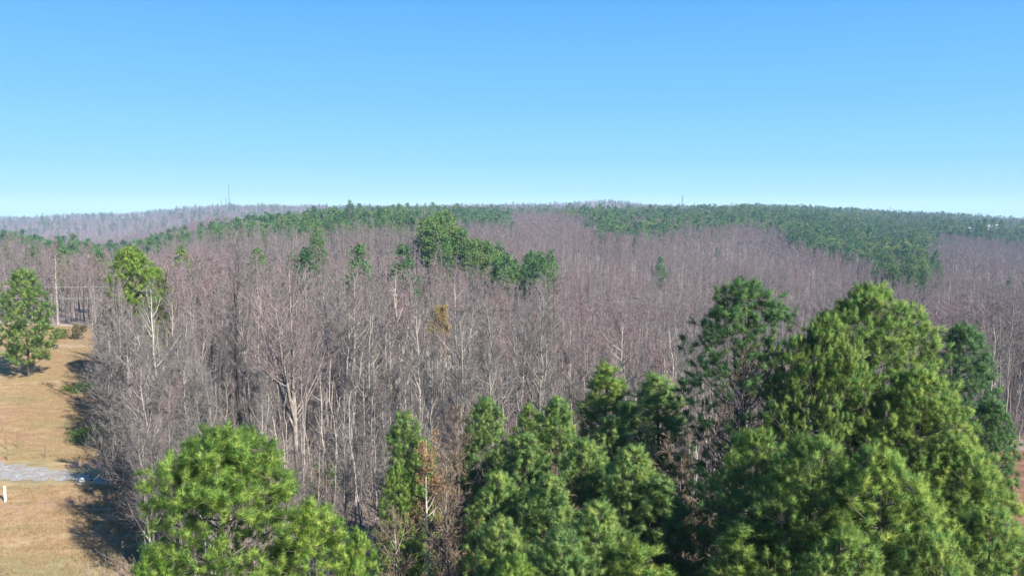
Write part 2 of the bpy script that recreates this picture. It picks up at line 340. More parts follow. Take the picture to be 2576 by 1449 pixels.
def pine_tree(seed, h, Rc, base=0.25, limbs=60, tufts=1300, needles=58, nl=0.21, nw=0.016, k=2.2, low=0.5, rag=0.22, sparse=0.0, lean=(0, 0), r0=None, rise=0.5, inner=0.45):
    """base: share of the height where the crown begins; k: how soon the dome reaches full width; low: narrowing at the crown base"""
    rng = np.random.default_rng(seed)
    K = 12; t = np.linspace(0, 1, K)
    wx = np.cumsum(rng.normal(size=K))*0.004*h; wy = np.cumsum(rng.normal(size=K))*0.004*h
    tr = np.stack([wx - wx[0] + lean[0]*t*h, wy - wy[0] + lean[1]*t*h, t*h*0.985], 1)[None]
    r0 = r0 or h*0.0115
    g = Geo(); rr = (r0*(1-t)**0.8 + 0.012)[None]; rr[0, 0] *= 1.3; tubes(g, tr, rr, 7)
    ph = rng.random(6)*6.28
    def env(s, az):
        u = 1 - np.minimum(s*k, 1); pr = np.sqrt(np.maximum(1 - u**1.8, 0.01))
        pr = pr*np.where(s > 0.65, 1 - low*((s-0.65)/0.35)**1.4, 1)
        lob = np.sin(az*2 + ph[0] + s*5)*0.5 + np.sin(az*3 + ph[1] - s*11) * 0.5 + 0.6*np.sin(az*5 + s*23 + ph[2]) + 0.5*np.sin(s*31 + ph[3] + az)
        return Rc*pr*(1 + rag*0.6*lob)
    def axis(z):
        q = np.clip(z/(h*0.985)*(K-1), 0, K-1.001); qi = q.astype(int); return tr[0, qi] + (tr[0, qi+1]-tr[0, qi])*(q-qi)[:, None]
    # limbs run from the trunk up and out to the crown surface
    s = np.linspace(0.02, 1, limbs)**1.0; az = np.arange(limbs)*2.39996 + rng.normal(size=limbs)*0.35
    L = env(s, az)*rng.uniform(0.82, 1.05, limbs); ztip = h*(1 - s*(1-base))*0.985
    b0 = axis(np.maximum(ztip - L*rise*(1.6 - s), h*base*0.6)); tip = axis(ztip); tip = tip + np.stack([np.cos(az)*L, np.sin(az)*L, 0*L], 1)
    q = np.linspace(0, 1, 8)[None, :, None]
    lb = b0[:, None]*(1-q) + tip[:, None]*q; lb[:, :, 2] -= (np.sin(q*np.pi)*0.10)[..., 0]*L[:, None]; lb[:, 1:-1] += rng.normal(size=(limbs, 6, 3))*0.06*L[:, None, None]**0.5
    tubes(g, lb, (0.013*L + 0.014)[:, None]*np.linspace(1, 0.22, 8)[None], 5)
    # shoots fill the outer shell of the crown; each hangs on the nearest limb
    n = int(tufts*0.62); s = rng.random(n)**0.80; az = rng.random(n)*6.2832
    if sparse > 0:
        kk = rng.random(n) > sparse*np.clip(s*1.8, 0, 1)*(0.75 + 0.4*np.sin(az*3 + ph[4] + s*9)); s, az = s[kk], az[kk]; n = len(s)
    R_ = env(s, az)*np.maximum(inner, 1 - np.abs(rng.normal(size=n))*0.28)
    nc = n//5; s[:nc] = rng.random(nc)*0.9/k; R_[:nc] = env(s[:nc], az[:nc])*np.sqrt(rng.random(nc))
    z = h*(1 - s*(1-base)) - 0.15 + rng.normal(size=n)*0.12; C = axis(np.clip(z, 0, h)); C = C + np.stack([np.cos(az)*R_, np.sin(az)*R_, z - C[:, 2]], 1)
    LP_ = lb.reshape(-1, 3); near = np.argmin(((C[:, None] - LP_[None])**2).sum(-1) + 0.6*np.maximum(0, LP_[None, :, 2] - C[:, None, 2]), 1); A0 = LP_[near]
    dv = C - A0; dl = np.linalg.norm(dv, axis=1, keepdims=True); dv = dv/np.maximum(dl, 1e-3)
    C = A0 + dv*np.minimum(dl, 0.3*Rc + 0.55)                # draws stragglers in to their limb: clumps and gaps
    out = np.stack([np.cos(az), np.sin(az), 0.9 + 0*az], 1); T = unit(dv*0.6 + out*0.6 + rng.normal(size=(n, 3))*0.3)
    mid = (A0 + C)/2 - T*0.05; tubes(g, np.stack([A0, mid, C], 1), np.tile([[0.014, 0.010, 0.006]], (n, 1)), 3)
    # two or three shoots to a branchlet end
    M_ = 5; J = unit(T[:, None]*0.7 + rng.normal(size=(n, M_, 3))*0.75); off = rng.uniform(0.5, 1.35, (n, M_, 1))*nl*1.15; off[:, 0] *= 0.2
    P = (C[:, None] + J*off).reshape(-1, 3); T = unit(J*0.8 + T[:, None]*0.5 + [0, 0, 0.15]).reshape(-1, 3)
    N = len(P); c = Geo(); nd = int(needles*0.62); sh = rng.random((N, nd, 1))
    B = P[:, None] - T[:, None]*sh*nl*1.3
    dirs = unit(T[:, None]*(0.45 + 0.6*(1-sh)) + unit(rng.normal(size=(N, nd, 3)))*0.95 + np.array([0, 0, 0.15]))
    ln = nl*(0.75 + 0.5*rng.random((N, nd, 1)))
    E = B + dirs*ln; S = unit(np.cross(dirs, rng.normal(size=dirs.shape)))*nw*0.40
    V = np.stack([B - S, B + S, E], 2); c.add(V, np.arange(N*nd*3).reshape(-1, 3))
    ctr = (np.repeat(C, M_, 0)*0.6 + 0.4*P - T*nl*0.5)[:, None, None]; c.nrm = unit(unit(V - ctr) + rng.normal(size=V.shape)*0.25).reshape(-1, 3)
    return g, c

def far_pine(seed, h, Rc, base, n, sz, shape=0.6, round_=0.0):
    """distant pine: a trunk and many leaf clumps gathered in boughs, with gaps"""
    rng = np.random.default_rng(seed); g = Geo(); c = Geo()
    t = np.linspace(0, 1, 4); tubes(g, np.stack([0*t, 0*t, t*h*0.97], 1)[None], (h*0.011*(1-t) + 0.03)[None], 4)
    nb = max(30, n//17); s = rng.random(nb)**0.85
    prof = np.minimum(1, (s*1.9 + 0.06)**shape) * np.where(s > 0.7, 1 - 0.6*((s-0.7)/0.3), 1)
    az = rng.random(nb)*6.283; rad = Rc*prof*(0.45 + 0.6*rng.random(nb))
    C = np.stack([np.cos(az)*rad, np.sin(az)*rad, h*(1 - s*(1-base)) - 0.3], 1)
    tubes(g, np.stack([np.stack([0*rad, 0*rad, C[:, 2]-rad*0.3], 1), C], 1), np.tile([[0.06, 0.02]], (nb, 1)), 3)
    k = rng.integers(0, nb, n); q = C[k] + rng.normal(size=(n, 3))*np.array([0.75, 0.75, 0.42])*Rc*0.22
    A = unit(rng.normal(size=(n, 3)) + np.array([0, 0, 0.4])); B = unit(np.cross(A, rng.normal(size=(n, 3))))
    ss = sz*(0.6 + 0.8*rng.random((n, 1)))
    c.add(np.stack([q - B*ss*0.5, q + B*ss*0.5, q + A*ss*1.1], 1), np.arange(n*3).reshape(-1, 3))
    return g, c

def leafy_shrub(seed, h, Rr, n, sz):
    rng = np.random.default_rng(seed); g = Geo(); c = Geo()
    st = np.array([[[0, 0, 0.0], [0, 0, h*0.4]]]).repeat(7, 0); a = np.arange(7)*0.9
    st[:, 1, 0] = np.cos(a)*Rr*0.5; st[:, 1, 1] = np.sin(a)*Rr*0.5
    tubes(g, st, np.tile([[0.03, 0.015]], (7, 1)), 4)
    nb = 26; C = rng.normal(size=(nb, 3)); C = unit(C)*rng.random((nb, 1))**0.4*np.array([Rr, Rr, h*0.45]) + [0, 0, h*0.48]; C[:, 2] = np.abs(C[:, 2])
    k = rng.integers(0, nb, n); q = C[k] + rng.normal(size=(n, 3))*np.array([Rr, Rr, h*0.5])*0.17; q[:, 2] = np.maximum(q[:, 2], 0.03)
    A = unit(rng.normal(size=(n, 3)) + [0, 0, 0.3]); B = unit(np.cross(A, rng.normal(size=(n, 3)))); ss = sz*(0.6 + 0.8*rng.random((n, 1)))
    c.add(np.stack([q - B*ss*0.4, q + B*ss*0.4, q + A*ss], 1), np.arange(n*3).reshape(-1, 3))
    return g, c

def brush(seed, h, stems, wd):
    rng = np.random.default_rng(seed); c = Geo()
    root = np.zeros((1, 2, 3)); root[0, 1, 2] = 0.25
    sb, sl, _ = grow(root, stems, 0, 0.5, np.array([h]), 0.55, 0.10, rng, K=5, wob=0.15)
    sb[:, :, :2] += rng.normal(size=(len(sb), 1, 2))*h*0.22
    ribbons(c, sb, wd*1.3, rng)
    tg, tl, _ = grow(sb, 9, 0.2, 1, sl*0.4, 0.7, 0.12, rng, K=3, wob=0.2); ribbons(c, tg, wd*0.8, rng)
    t2, _, _ = grow(tg, 4, 0.2, 1, tl*0.45, 0.7, 0.1, rng, K=2); ribbons(c, t2, wd*0.6, rng)
    return c

def protos(names, pairs, matpairs):
    """mesh pairs (trunk, crown) for shared use"""
    return [(g.mesh('trunk', [mp[0]]), c.mesh('crown', [mp[1]])) for (g, c), mp in zip(pairs, matpairs)]

def place(name, label, cat, meshes, loc, rz=0.0, s=1.0, sz=None, group=None):
    o = empty(name, loc, rz, (s, s, sz or s)); tag(o, label, cat, group)
    if group: o.rotation_euler = (rnd.gauss(0, 0.03), rnd.gauss(0, 0.03), rz)
    link(D.objects.new('trunk', meshes[0]), o); link(D.objects.new('crown', meshes[1]), o)
    return o

rnd = random.Random(5)
# ------------------------------------------------------------------ prototypes
BARE = []
specs = [dict(h=19, r0=0.14, t0=0.42, spread=2.9), dict(h=18, r0=0.11, t0=0.50, spread=2.2, ang=0.6), dict(h=20, r0=0.17, t0=0.36, spread=3.6, fork=1),
         dict(h=17, r0=0.10, t0=0.45, spread=2.4, crook=0.035), dict(h=19, r0=0.13, t0=0.40, spread=3.0, fork=2), dict(h=16, r0=0.09, t0=0.40, spread=2.3, ang=0.65),
         dict(h=14, r0=0.07, t0=0.30, spread=1.9, limbs=18), dict(h=18.5, r0=0.12, t0=0.55, spread=2.7), dict(h=11, r0=0.055, t0=0.25, spread=1.7, limbs=18, crook=0.03)]
BK = [M['bark']]*9
for q, sp in enumerate(specs):
    g, c = bare_tree(100+q, **sp); BARE.append((g.mesh('trunk', [BK[q]]), c.mesh('crown', [M['twig']]), sp['h']))
PINE = {}
def near_pine(key, m, *a, **k):
    g, c = pine_tree(*a, **k); PINE[key] = (g.mesh('trunk', [M['dark_bark']]), c.mesh('crown', [M[m]]), a[1])
near_pine('dome', 'needle_bright', 11, 16.4, 2.5, base=0.22, limbs=80, tufts=2200, needles=96, k=6.0, low=0.0, rag=0.16)
near_pine('young', 'needle_bright', 12, 14.0, 2.2, base=0.15, limbs=60, tufts=1000, needles=88, k=2.2, low=0.1, rag=0.25)
near_pine('big', 'needle', 13, 20.0, 4.7, base=0.12, limbs=120, tufts=3400, needles=88, nl=0.23, nw=0.019, k=2.4, low=0.2, rag=0.38)
near_pine('big_open', 'needle_dark', 14, 20.0, 3.6, base=0.25, limbs=80, tufts=2200, needles=88, nl=0.22, nw=0.018, k=2.4, low=0.3, rag=0.30, sparse=0.85, rise=0.8)
near_pine('full', 'needle', 15, 15.0, 3.0, base=0.08, limbs=80, tufts=1700, needles=88, nl=0.23, nw=0.018, k=2.2, low=0.2, rag=0.28)
near_pine('thicket', 'needle_light', 25, 15.0, 2.8, base=0.08, limbs=80, tufts=1700, needles=88, nl=0.23, nw=0.018, k=1.35, low=0.2, rag=0.42, rise=0.9)
near_pine('slim', 'needle_light', 16, 13.0, 1.7, base=0.10, limbs=55, tufts=850, needles=88, nl=0.23, nw=0.018, k=1.6, low=0.2, rag=0.35, rise=0.9)
near_pine('slim_dark', 'needle', 17, 14.0, 1.6, base=0.12, limbs=55, tufts=850, needles=88, nl=0.23, nw=0.018, k=1.5, low=0.2, rag=0.4, rise=1.0)
near_pine('far_dark', 'needle_dark', 18, 19.0, 3.1, base=0.12, limbs=70, tufts=1700, needles=60, nl=0.26, nw=0.024, k=1.9, low=0.2, rag=0.35)
near_pine('lawn', 'needle_light', 19, 15.0, 4.4, base=0.16, limbs=55, tufts=1050, needles=60, nl=0.34, nw=0.034, k=1.0, low=0.35, rag=0.5)
near_pine('thin_top', 'needle_bright', 20, 19.0, 3.5, base=0.10, limbs=55, tufts=1900, needles=60, nl=0.32, nw=0.034, k=2.0, low=0.5, rag=0.35, sparse=0.45)
MIDP = []
for q, (h, Rc, b) in enumerate(((20, 2.9, 0.35), (18, 2.4, 0.30), (21, 3.2, 0.40), (17, 2.6, 0.22))):
    g, c = far_pine(200+q, h, Rc, b, 2300, 0.36, 0.8); MIDP.append((g.mesh('trunk', [M['mid_bark']]), c.mesh('crown', [M['needle_far']]), h))

# ------------------------------------------------------------------ named single trees near the camera
def stand(key, label, px, top, Y, name='pine_tree', cat='pine tree', group=None, wide=1.0, table=PINE, rz=None):
    if 1195 < px < 1700: wide *= 1.25; key = 'thicket' if key == 'full' else key
    tr, cr, h0 = table[key]; x, _, zt = pos(px, top, Y); g0 = float(terrain(x, Y)); s = (zt - g0)/h0
    return place(name, label, cat, (tr, cr), (x, Y, g0), rnd.random()*6.28 if rz is None else rz, s*wide, s, group)

NEAR = [
 ('dome', 'bright green domed pine alone at the lower left beside the gravel drive', 566, 1085, 27, 1.0),
 ('young', 'bright green young pine touching the right side of the lower left domed pine', 780, 1262, 27.5, 0.95),
 ('young', 'small bright pine tip at the bottom, rightmost of the lower left pine group', 893, 1335, 29, 0.62),
 ('young', 'low bright pine top at the very bottom edge, left of the domed pine', 365, 1405, 25, 0.85),
 ('slim', 'slim green pine at the left end of the middle thicket', 1015, 1035, 47, 1.0),
 ('slim', 'bright slim pine behind the orange leaved tree', 1060, 1100, 46, 0.9),
 ('full', 'light green pine just right of the brown leafless clump in the middle thicket', 1215, 1000, 47, 0.72),
 ('slim_dark', 'dark narrow pine between two light pines in the middle thicket', 1318, 1015, 50, 0.9),
 ('full', 'bright pine with upright shoots left of the tallest thicket pine', 1395, 1000, 45, 0.70),
 ('slim_dark', 'tallest dark slender pine of the middle thicket', 1502, 918, 52, 1.1),
 ('slim', 'small green pine right below the tallest thicket pine', 1585, 1010, 48, 1.0),
 ('young', 'green pine left of the orange leaved tree near the bottom', 1000, 1170, 42, 0.7),
 ('full', 'green pine crown filling the thicket below its dark narrow pine', 1330, 1090, 43, 0.80),
 ('full', 'lighter green pine under the tallest thicket pine', 1540, 1050, 45, 0.75),
 ('full', 'green pine low in the thicket next to the rust brown tree', 1270, 1300, 32, 0.75),
 ('full', 'green pine just above the bottom edge in the thicket centre', 1420, 1330, 29, 0.75),
 ('slim', 'yellow green pine top left of the tall open crowned pine', 1650, 938, 50, 1.1),
 ('full', 'full green pine in the heart of the middle thicket', 1470, 1105, 41, 0.78),
 ('full', 'rounded green pine at the front left of the middle thicket', 1255, 1190, 38, 0.80),
 ('full', 'bluish green pine low in the middle of the thicket', 1375, 1195, 36, 0.80),
 ('full', 'green pine at the right end of the middle thicket', 1590, 1120, 38, 0.80),
 ('slim', 'narrow pine beside the dark gap at the right of the thicket', 1665, 1200, 36, 1.0),
 ('full', 'broad green pine low in the thicket above the bottom edge', 1500, 1260, 32, 0.78),
 ('young', 'light green pine tip at the bottom edge below the thicket', 1300, 1408, 27, 0.65),
 ('slim_dark', 'dark pine at the bottom edge left of the dark gap', 1560, 1370, 30, 1.4),
 ('big_open', 'tall dark pine with open crown showing its trunk, left of the tallest big pine', 1888, 705, 42, 1.0),
 ('big', 'tallest big green pine at the right', 2195, 722, 40, 0.88),
 ('big', 'big pine shoulder left of the tallest big pine', 2072, 800, 38, 0.62),
 ('big', 'yellow green pine right of the tallest big pine', 2330, 930, 36, 0.80),
 ('full', 'broad pine at the lower right, in front of the dark far pine', 2430, 1110, 34, 0.95),
 ('full', 'green pine in front of the open crowned pine', 1905, 1085, 34, 0.90),
 ('full', 'dark green pine lower down between the open crowned pine and the tallest pine', 2040, 1100, 31, 0.92),
 ('full', 'yellow green pine at the bottom centre of the right hand pines', 2230, 1130, 29, 0.98),
 ('full', 'green pine in the lower right corner', 2490, 1290, 28, 0.85),
 ('slim_dark', 'dark narrow pine at the bottom edge, right of the dark gap', 1830, 1310, 31, 1.5),
 ('full', 'pine at the bottom edge under the tallest pine', 2120, 1330, 26, 0.80),
 ('full', 'pine at the bottom edge left of the lower right corner', 2360, 1340, 25.5, 0.80),
 ('far_dark', 'darker pine standing behind the right side of the big pines', 2415, 812, 56, 1.0),
 ('far_dark', 'dark pine at the right edge of the big pines by the clay', 2492, 1000, 50, 0.95),
 ('lawn', 'broad pine standing alone on the grass at the left edge', 55, 678, None, 0.92),
 ('thin_top', 'thin topped pine at the wood edge, its crown green on top and right', 335, 622, 104, 1.0),
 ('thin_top', 'small olive pine right beside the thin topped pine at the wood edge', 385, 672, 108, 0.8),
]
for key, lab, px, top, Y, wd in NEAR:
    if Y is None: Y = on_ground(68, 950)[1]
    stand(key, lab, px, top, Y, wide=wd)

# distinctive leafless trees
def special(seed, label, px, top, Y, bark, twig='twig', name='bare_tree', cat='bare tree', **k):
    x, _, zt = pos(px, top, Y); g0 = float(terrain(x, Y)); g, c = bare_tree(seed, h=zt-g0, **k)
    return place(name, label, cat, (g.mesh('trunk', [M[bark]]), c.mesh('crown', [M[twig]])), (x, Y, g0))
SPECIAL = [(738, 68), (590, 84), (1002, 86), (1090, 84), (1207, 80), (1397, 92)]
special(301, 'tall leafless tree with a wide forking crown behind the lower left domed pine', 738, 606, 64, 'mid_bark', r0=0.22, t0=0.30, spread=5.0, limbs=26, fork=3, ang=0.75, limb_r=0.34, wtw=0.024, crook=0.012)
special(302, 'tall slender leafless tree left of the wide forking tree', 588, 565, 80, 'dark_bark', r0=0.22, t0=0.36, spread=3.8, limbs=28, fork=1, limb_r=0.34, crook=0.014, ang=0.6)
special(303, 'pale double stemmed leafless tree left of the leaning trunk', 1002, 690, 86, 'white_bark', r0=0.19, t0=0.42, spread=3.0, fork=2)
special(304, 'pale leafless tree leaning far to the right before the grassy gap', 1088, 828, 84, 'white_bark', r0=0.22, t0=0.55, spread=2.6, lean=(0.50, 0), fork=1, crook=0.03, limbs=14)
special(305, 'thick grey trunk leaning slightly right at the grassy gap', 1205, 735, 80, 'dark_bark', r0=0.20, t0=0.5, spread=2.6, lean=(0.07, 0), limbs=16)
special(306, 'tall dark straight trunk right of the grassy gap', 1395, 665, 92, 'dark_bark', r0=0.17, t0=0.5, spread=2.4, crook=0.008)
special(307, 'leafless brown tree between the orange leaved tree and the light green pine', 1150, 1010, 45, 'dark_bark', 'brown_twig', r0=0.12, t0=0.25, spread=2.2, fork=1)
special(308, 'second leafless brown tree in the middle thicket, lower and nearer', 1120, 1120, 40, 'mid_bark', 'brown_twig', r0=0.09, t0=0.2, spread=2.0)
special(309, 'leafless brown tree in front of the dark gap at the right of the thicket', 1735, 1090, 40, 'dark_bark', 'brown_twig', r0=0.13, t0=0.25, spread=2.4, fork=1)
special(310, 'leafless tree under the open crowned pine', 1850, 850, 40, 'dark_bark', 'brown_twig', r0=0.15, t0=0.35, spread=2.8, fork=2)
special(311, 'thin leafless tree low at the bottom between the domed pine and the thicket', 960, 1130, 44, 'bark', 'twig', r0=0.08, t0=0.4, spread=1.8)
special(312, 'tall pale trunked leafless tree at the far end of the grass', 133, 590, 168, 'mid_bark', r0=0.24, t0=0.5, spread=3.0, wtw=0.04)
special(313, 'pale trunked leafless tree right of the far end of the grass', 222, 610, 166, 'mid_bark', r0=0.20, t0=0.5, spread=2.8, wtw=0.04)
special(314, 'grey leafless tree with bare crown in front of the thin topped pine', 290, 730, 98, 'far_bark', r0=0.16, t0=0.3, spread=2.8, fork=2)

special(315, 'third leafless brown tree standing low in the centre of the middle thicket', 1415, 1150, 37, 'mid_bark', 'brown_twig', r0=0.07, t0=0.25, spread=1.7)
special(316, 'leafless twiggy tree poking out of the right half of the middle thicket', 1630, 1040, 44, 'mid_bark', 'brown_twig', r0=0.08, t0=0.25, spread=2.0)
special(317, 'low bare brushy tree at the bottom edge, right of the domed pine group', 985, 1280, 38, 'mid_bark', 'brown_twig', r0=0.07, t0=0.15, spread=2.2, fork=2)
special(318, 'bare brown tree at the bottom edge left of the thicket pines', 1115, 1260, 36, 'dark_bark', 'brown_twig', r0=0.07, t0=0.15, spread=2.2, fork=1)
EDGE_TREES = [(286, 1240, 9.5, 'bushy leafless tree at the wood edge right where the gravel drive ends'), (318, 1262, 8.5, 'low bushy leafless tree at the wood edge just below the end of the gravel drive'), (292, 1150, 10.5, 'bushy leafless tree at the wood edge above the gravel drive'), (284, 1105, 10, 'leafless tree at the wood edge beside the low green bramble'),
 (272, 1050, 9.5, 'leafless tree at the wood edge between the bramble and the low green shrub'), (345, 1330, 9, 'bushy leafless tree at the wood edge left of the domed pine'), (375, 1400, 9, 'leafless tree at the wood edge nearest the bottom of the picture')]
for n_, (px, py, h_, lab) in enumerate(EDGE_TREES):
    x, y = on_ground(px, py); g, c = bare_tree(700+n_, h=h_, r0=0.11, t0=0.18, spread=3.0, limbs=26, sub=7, tw=9, fork=2, wtw=0.040, crook=0.03)
    place('bare_tree', lab, 'bare tree', (g.mesh('trunk', [M['far_bark']]), c.mesh('crown', [M['grey_twig']])), (x, y, 0.0))
def leafed(seed, label, px, top, Y, leaf, n, sz, zlo, zhi, bark='bark', **k):
    x, _, zt = pos(px, top, Y); g0 = float(terrain(x, Y)); h = zt-g0
    rng = np.random.default_rng(seed); g, c = bare_tree(seed, h=h, **k)
    V = np.concatenate(c.v); V = V[(V[:, 2] > zlo*h) & (V[:, 2] < zhi*h)]
    P = V[rng.integers(0, len(V), n)] + rng.normal(size=(n, 3))*0.06
    A = unit(rng.normal(size=(n, 3))); B = unit(np.cross(A, rng.normal(size=(n, 3)))); s = sz*(0.6+0.8*rng.random((n, 1)))
    L = Geo(); L.add(np.stack([P-B*s*0.4, P+B*s*0.4, P+A*s], 1), np.arange(n*3).reshape(-1, 3))
    o = place('beech_tree', label, 'tree', (g.mesh('trunk', [M[bark]]), c.mesh('twigs', [M['brown_twig']])), (x, Y, g0))
    L.obj('leaves', [M[leaf]], o)
    return o
leafed(320, 'slender tree with dry orange leaves at the left of the middle thicket', 1065, 1085, 42, 'orange_leaf', 2600, 0.085, 0.55, 1.0, 'white_bark', r0=0.08, t0=0.45, spread=1.7)
leafed(321, 'tree with dry golden leaves behind the leaning pale trunk', 1108, 765, 106, 'gold_leaf', 5200, 0.14, 0.55, 1.0, r0=0.13, t0=0.5, spread=2.4)
leafed(322, 'small tree with rust brown leaves at the bottom of the thicket', 1205, 1290, 38, 'orange_leaf', 700, 0.08, 0.3, 1.0, 'mid_bark', r0=0.06, t0=0.3, spread=1.5)

# shrubs
def shrub(seed, label, px, py, h, Rr, n, sz, m, name='shrub', cat='shrub', Y=None):
    if Y is None: x, Y = on_ground(px, py)
    else: x = pos(px, py, Y)[0]
    g, c = leafy_shrub(seed, h, Rr, n, sz)
    o = empty(name, (x, Y, float(terrain(x, Y)))); tag(o, label, cat)
    g.obj('stems', [M['brown_twig']], o); c.obj('foliage', [M[m]], o)
shrub(401, 'round dark brown shrub by the far end of the grass', 198, 846, 3.4, 1.35, 2600, 0.22, 'shrub_dark')
shrub(402, 'low green bramble at the wood edge above the gravel drive', 235, 1105, 1.3, 2.2, 3600, 0.13, 'green_brush')
shrub(403, 'low green shrub at the wood edge below the broad lawn pine', 200, 985, 1.1, 2.0, 2600, 0.14, 'green_brush')
shrub(404, 'dark green cedar low at the wood edge left of the domed pine', 372, 1400, 4.6, 1.0, 4200, 0.12, 'cedar', 'cedar_tree', 'cedar', Y=45)
shrub(405, 'olive shrub left of the far end of the grass', 152, 846, 2.2, 1.5, 1500, 0.22, 'olive')
shrub(406, 'green evergreen bush in the wood right of the wide forking tree', 818, 1190, 3.2, 1.6, 900, 0.14, 'green_brush', Y=64)
shrub(407, 'dark evergreen shrub behind the right end of the thicket', 1760, 1060, 4.0, 1.3, 2000, 0.16, 'cedar', Y=50)

# ------------------------------------------------------------------ scatter of the woods
rng = np.random.default_rng(77)
def cells(y0, y1, sp, margin=1.25, jit=0.48):
    w_ = 0.64*y1*margin
    X, Y = np.meshgrid(np.arange(-w_, w_, sp), np.arange(y0, y1, sp))
    X = X.ravel() + rng.uniform(-jit, jit, X.size)*sp; Y = Y.ravel() + rng.uniform(-jit, jit, Y.size)*sp
    k = np.abs(X) < 0.64*Y*margin + 6
    return X[k], Y[k]
ec = rng.random((2, 140)); eY = 46 + ec[0]**1.7*72; EXTRA = (np.interp(eY, EY, EX) + 2.2 + ec[1]*4.5, eY)
cx_ = rng.random((2, 60)); cY = 252 + cx_[0]*40; CL = ((1070 + cx_[1]*190 - CX)/F*cY, cY)
parts = [EXTRA, CL, cells(49, 190, 3.3), cells(190, 420, 5.0), cells(420, 1000, 7.2), cells(1000, 2650, 16)]
X = np.concatenate([p[0] for p in parts]); Y = np.concatenate([p[1] for p in parts])
PX = CX + F*X/Y
def snz(x, y, s, ph): return np.sin(x*s + ph)*np.cos(y*s*0.83 + ph*1.7) + 0.5*np.sin(x*s*2.3 + y*s*1.9 + ph*3)
# no trees in the openings
inclear = (Y < YEND) & (X < np.interp(Y, EY, EX) + 0.8) & (X > np.interp(Y, EY, EX) - 34 - 0.15*Y)
inclay = (Y < 80) & (X > 0.60*Y)
farend = (Y > 116) & (Y < YEND + 1) & (X < np.interp(Y, EY, EX) + 15) & (X > np.interp(Y, EY, EX) - 2)
infield = (Y > 112) & (Y < 160) & (X > -0.115*Y - 2) & (X < -0.012*Y + 2) & (rng.random(len(X)) < 0.72)
near_ex = (Y < 56) & (PX > 930) | (Y < 62) & (PX > 1750) & (PX < 2480)
thin = np.zeros(len(X), bool)
for (sp_, sy_, sw_) in ((738, 66, 34), (588, 82, 24), (1002, 86, 14), (1100, 84, 40), (1207, 80, 14), (1397, 92, 12), (340, 100, 75), (1140, 111, 100)):
    thin |= (np.abs(PX - sp_) < sw_) & (Y < sy_ + 3) & (Y > sy_ - 26) & (rng.random(len(X)) < 0.8)
keep = ~(inclear | farend | inclay | infield | near_ex | thin)
X, Y, PX = X[keep], Y[keep], PX[keep]
edge = snz(X, Y, 0.03, 1.0); PXr = PX; PX = PX + 26*snz(X, Y, 0.045, 2.0) + 14*snz(X, Y, 0.013, 4.0)
nb = np.interp(PX, [-800, 0, 120, 250, 420, 620, 800, 900, 1000, 1075, 1270, 1290, 1480, 1505, 1560, 1750, 1880, 2020, 2130, 2230, 2340, 2355, 2400, 2576, 3400],
                   [390, 390, 400, 430, 420, 400, 390, 380, 380, 380, 420, 980, 900, 520, 500, 560, 700, 560, 480, 380, 320, 800, 800, 780, 750])
ispine = (Y > nb*(1 + 0.09*edge)) & (Y < np.where(PX < 640, 640, 1400)) & ~((PX > 1050) & (PX < 1290) & (Y > 330) & (Y < 620))
mixp = rng.random(len(X))
ispine &= mixp < np.where(PX < 1050, 0.78 + 0.1*edge, 0.90)
ispine &= ~((snz(X, Y, 0.012, 9.0) > 1.05) & (mixp > 0.25))
ispine |= (Y > 1400) & (PX > 1850) & (mixp < 0.8)
ispine |= (Y > 1400) & (PX <= 1850) & (mixp < 0.10)
ispine |= (Y > 1800) & (Y < 2400) & (PX < 1850) & (mixp < 0.04)
ispine |= (Y > 150) & (Y <= nb) & (PX < 1000) & (mixp < 0.012)
ispine |= (Y > 190) & (Y <= nb) & (PX > 1505) & (mixp < 0.002)
for (a, b, c_, y0, y1, pr) in ((1065, 1268, 0, 252, 295, 0.9), (1240, 1390, 0, 212, 250, 0.9), (150, 190, 0, 168, 185, 0.2)):
    ispine |= (PXr > a) & (PXr < b) & (Y > y0) & (Y < y1) & (mixp < pr)
# thin the ridge woods a little where red maples stand alone
Z = terrain(X, Y)
N = len(X)
PX = PXr
hs_ = rng.uniform(0.82, 1.08, N) + np.where(rng.random(N) < 0.06, 0.14, 0)
hs_ = np.where(~ispine, hs_*(1 + 0.10*snz(X, Y, 0.04, 7.0)), hs_)
hs_ = np.where(ispine & (Y > 800) & (PX > 2380), hs_*rng.uniform(0.7, 1.1, N), hs_)
hs_ = np.where(~ispine & (rng.random(N) < 0.25), hs_*rng.uniform(0.65, 0.9, N), hs_)
fr_ = np.clip((Y - 50)/28, 0, 1); hs_ = np.where((PX < 960) & ~ispine, hs_*(0.56 + 0.44*fr_ + 0.22*np.exp(-((X - np.interp(Y, EY, EX) - 3)/4)**2)*(1-fr_)), hs_)
hs_ = np.where(~ispine, hs_*(0.84 + 0.10*np.clip((Y-150)/200, 0, 1)), hs_)
hs_ = np.where((PX > 1400) & (Y < 110) & ~ispine, hs_*0.88, hs_)
rot = rng.uniform(0, 6.283, N)
inframe = (PX > -20) & (PX < 2596)
clump = (PXr > 1050) & (PXr < 1285) & (Y > 245) & (Y < 300) & ispine
hs_ = np.where(clump, hs_*1.15*(1.08 - 0.25*(PXr - 1065)/200), hs_)
hs_ = np.where(ispine & (Y > 380), hs_*0.90*(1 + 0.10*snz(X, Y, 0.017, 3.0))*rng.uniform(0.85, 1.10, N), hs_)
